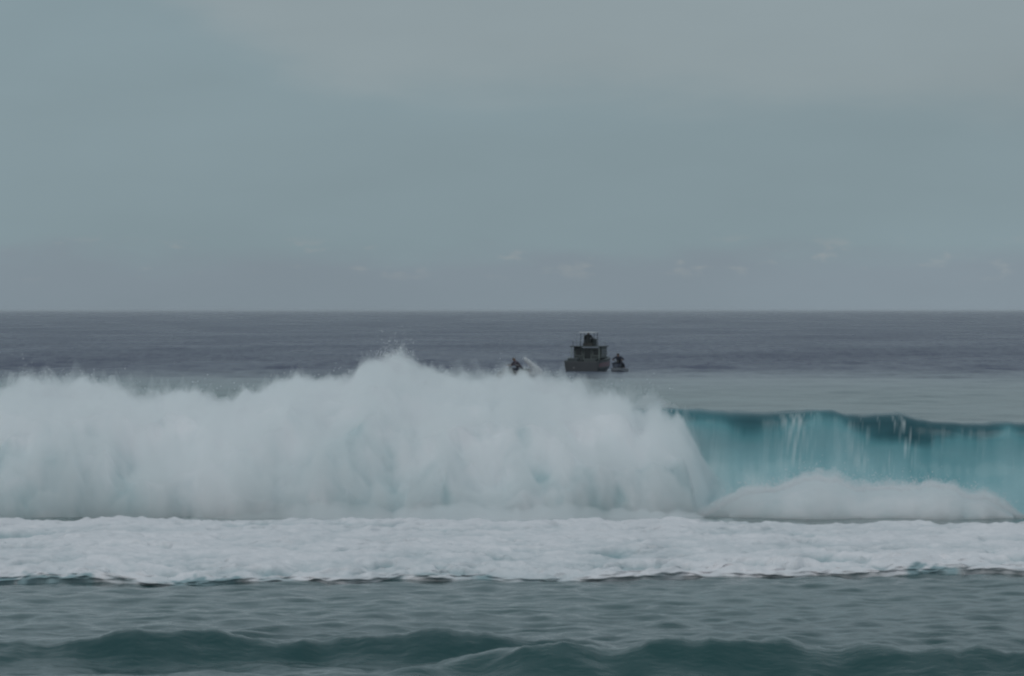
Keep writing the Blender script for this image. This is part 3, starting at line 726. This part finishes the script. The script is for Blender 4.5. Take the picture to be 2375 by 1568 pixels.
def ride(lean=0.0):
    return dict(pelvis=(0, .30, .80 - .02), chest=(0, .08 - lean, 1.08 - .3 * lean), neck=(0, -.02 - 1.6 * lean, 1.26 - .5 * lean), head=(0, -.08 - 2 * lean, 1.40 - .6 * lean), face=(.2, -1, 0), sh_l=(.19, 0 - 1.3 * lean, 1.20 - .4 * lean), sh_r=(-.19, 0 - 1.3 * lean, 1.20 - .4 * lean),
                el_l=(.34, -.15 - lean, 1.02), el_r=(-.34, -.15 - lean, 1.02), wr_l=(.30, -.30, 1.00), wr_r=(-.30, -.30, 1.00), hand_l=(0, -1, -.2), hand_r=(0, -1, -.2), hip_l=(.11, .27, .78), hip_r=(-.11, .27, .78),
                kn_l=(.31, -.12, .66), kn_r=(-.31, -.12, .66), an_l=(.34, .10, .42), an_r=(-.34, .10, .42))
SKI2_D = 449.0
sx = px_x(1187 + (618.8 - 512) / .43112, SKI2_D); sz = sea_at(sx, SKI2_D)
a2 = R(78)                                                         # bow turned towards the camera, a little to the left
jet_ski('dark jet ski with pale hull floating close beside the boat', (sx, SKI2_D, sz - .06), a2, C_GREY, C_NAVY, C_RUB)
person('person in dark clothes hunched over the jet ski next to the boat', (sx, SKI2_D, sz - .06), a2 - R(90), ride(.08), K_NVY, K_NVY, None, 2.0, True, 1.05, 1.2)
SKI1_D = 410.0
sx = px_x(1187 + (518.8 - 512) / .43112, SKI1_D); sz = sea_at(sx, SKI1_D)
a1 = R(18)
jet_ski('dark jet ski mostly hidden behind the whitewater crest', (sx - .25, SKI1_D, sz - .02), a1, C_NAVY, C_NAVY, C_RUB)
person('person in plum top riding the jet ski that is half hidden by whitewater', (sx - .25, SKI1_D, sz - .02), a1 - R(90), ride(0.0), K_PLM, K_NVY, None, 2.0, True, 1.05, 1.2)
# white splash thrown up behind that jet ski
def splash():
    n = 5200
    t = RNG.random(n) ** .8
    P = np.stack([sx + .42 + 1.05 * t + RNG.normal(0, .05 + .06 * t, n), SKI1_D + RNG.normal(0, .22, n), sz + 1.52 - .95 * t ** .9 + RNG.normal(0, .05 + .07 * t, n)], 1)
    m2 = RNG.random(n) < .25
    P[m2, 0] = sx + 1.1 + RNG.normal(0, .35, m2.sum()); P[m2, 2] = sz + np.abs(RNG.normal(.35, .25, m2.sum()))
    s_ = RNG.uniform(.006, .020, n)
    tet = np.array([(1, 1, 1), (1, -1, -1), (-1, 1, -1), (-1, -1, 1)], float)
    V = P[:, None, :] + tet[None] * s_[:, None, None] * RNG.uniform(.7, 1.3, (n, 4, 1))
    F = np.array([(0, 1, 2), (0, 3, 1), (0, 2, 3), (1, 3, 2)])[None] + 4 * np.arange(n)[:, None, None]
    return np_mesh('splash', V.reshape(-1, 3), F.reshape(-1, 3), False, {'foam': np.ones(n * 4)})
tag(obj('splash', splash(), M_WHITE), 'slanting white splash behind the half hidden jet ski rider', kind='stuff')

# ================================================================== HAZE: thin sea air over the whole water
bm = bmesh.new(); box_bm(bm, (-420000, -900, -1.6), (420000, 41000, 5.6))
me = bpy.data.meshes.new('haze'); bm.to_mesh(me); bm.free()
M_HAZE = mist_mat('haze_air', 5e-5)
haze = tag(obj('haze', me, M_HAZE), 'thin pale sea haze softening the horizon', kind='stuff')
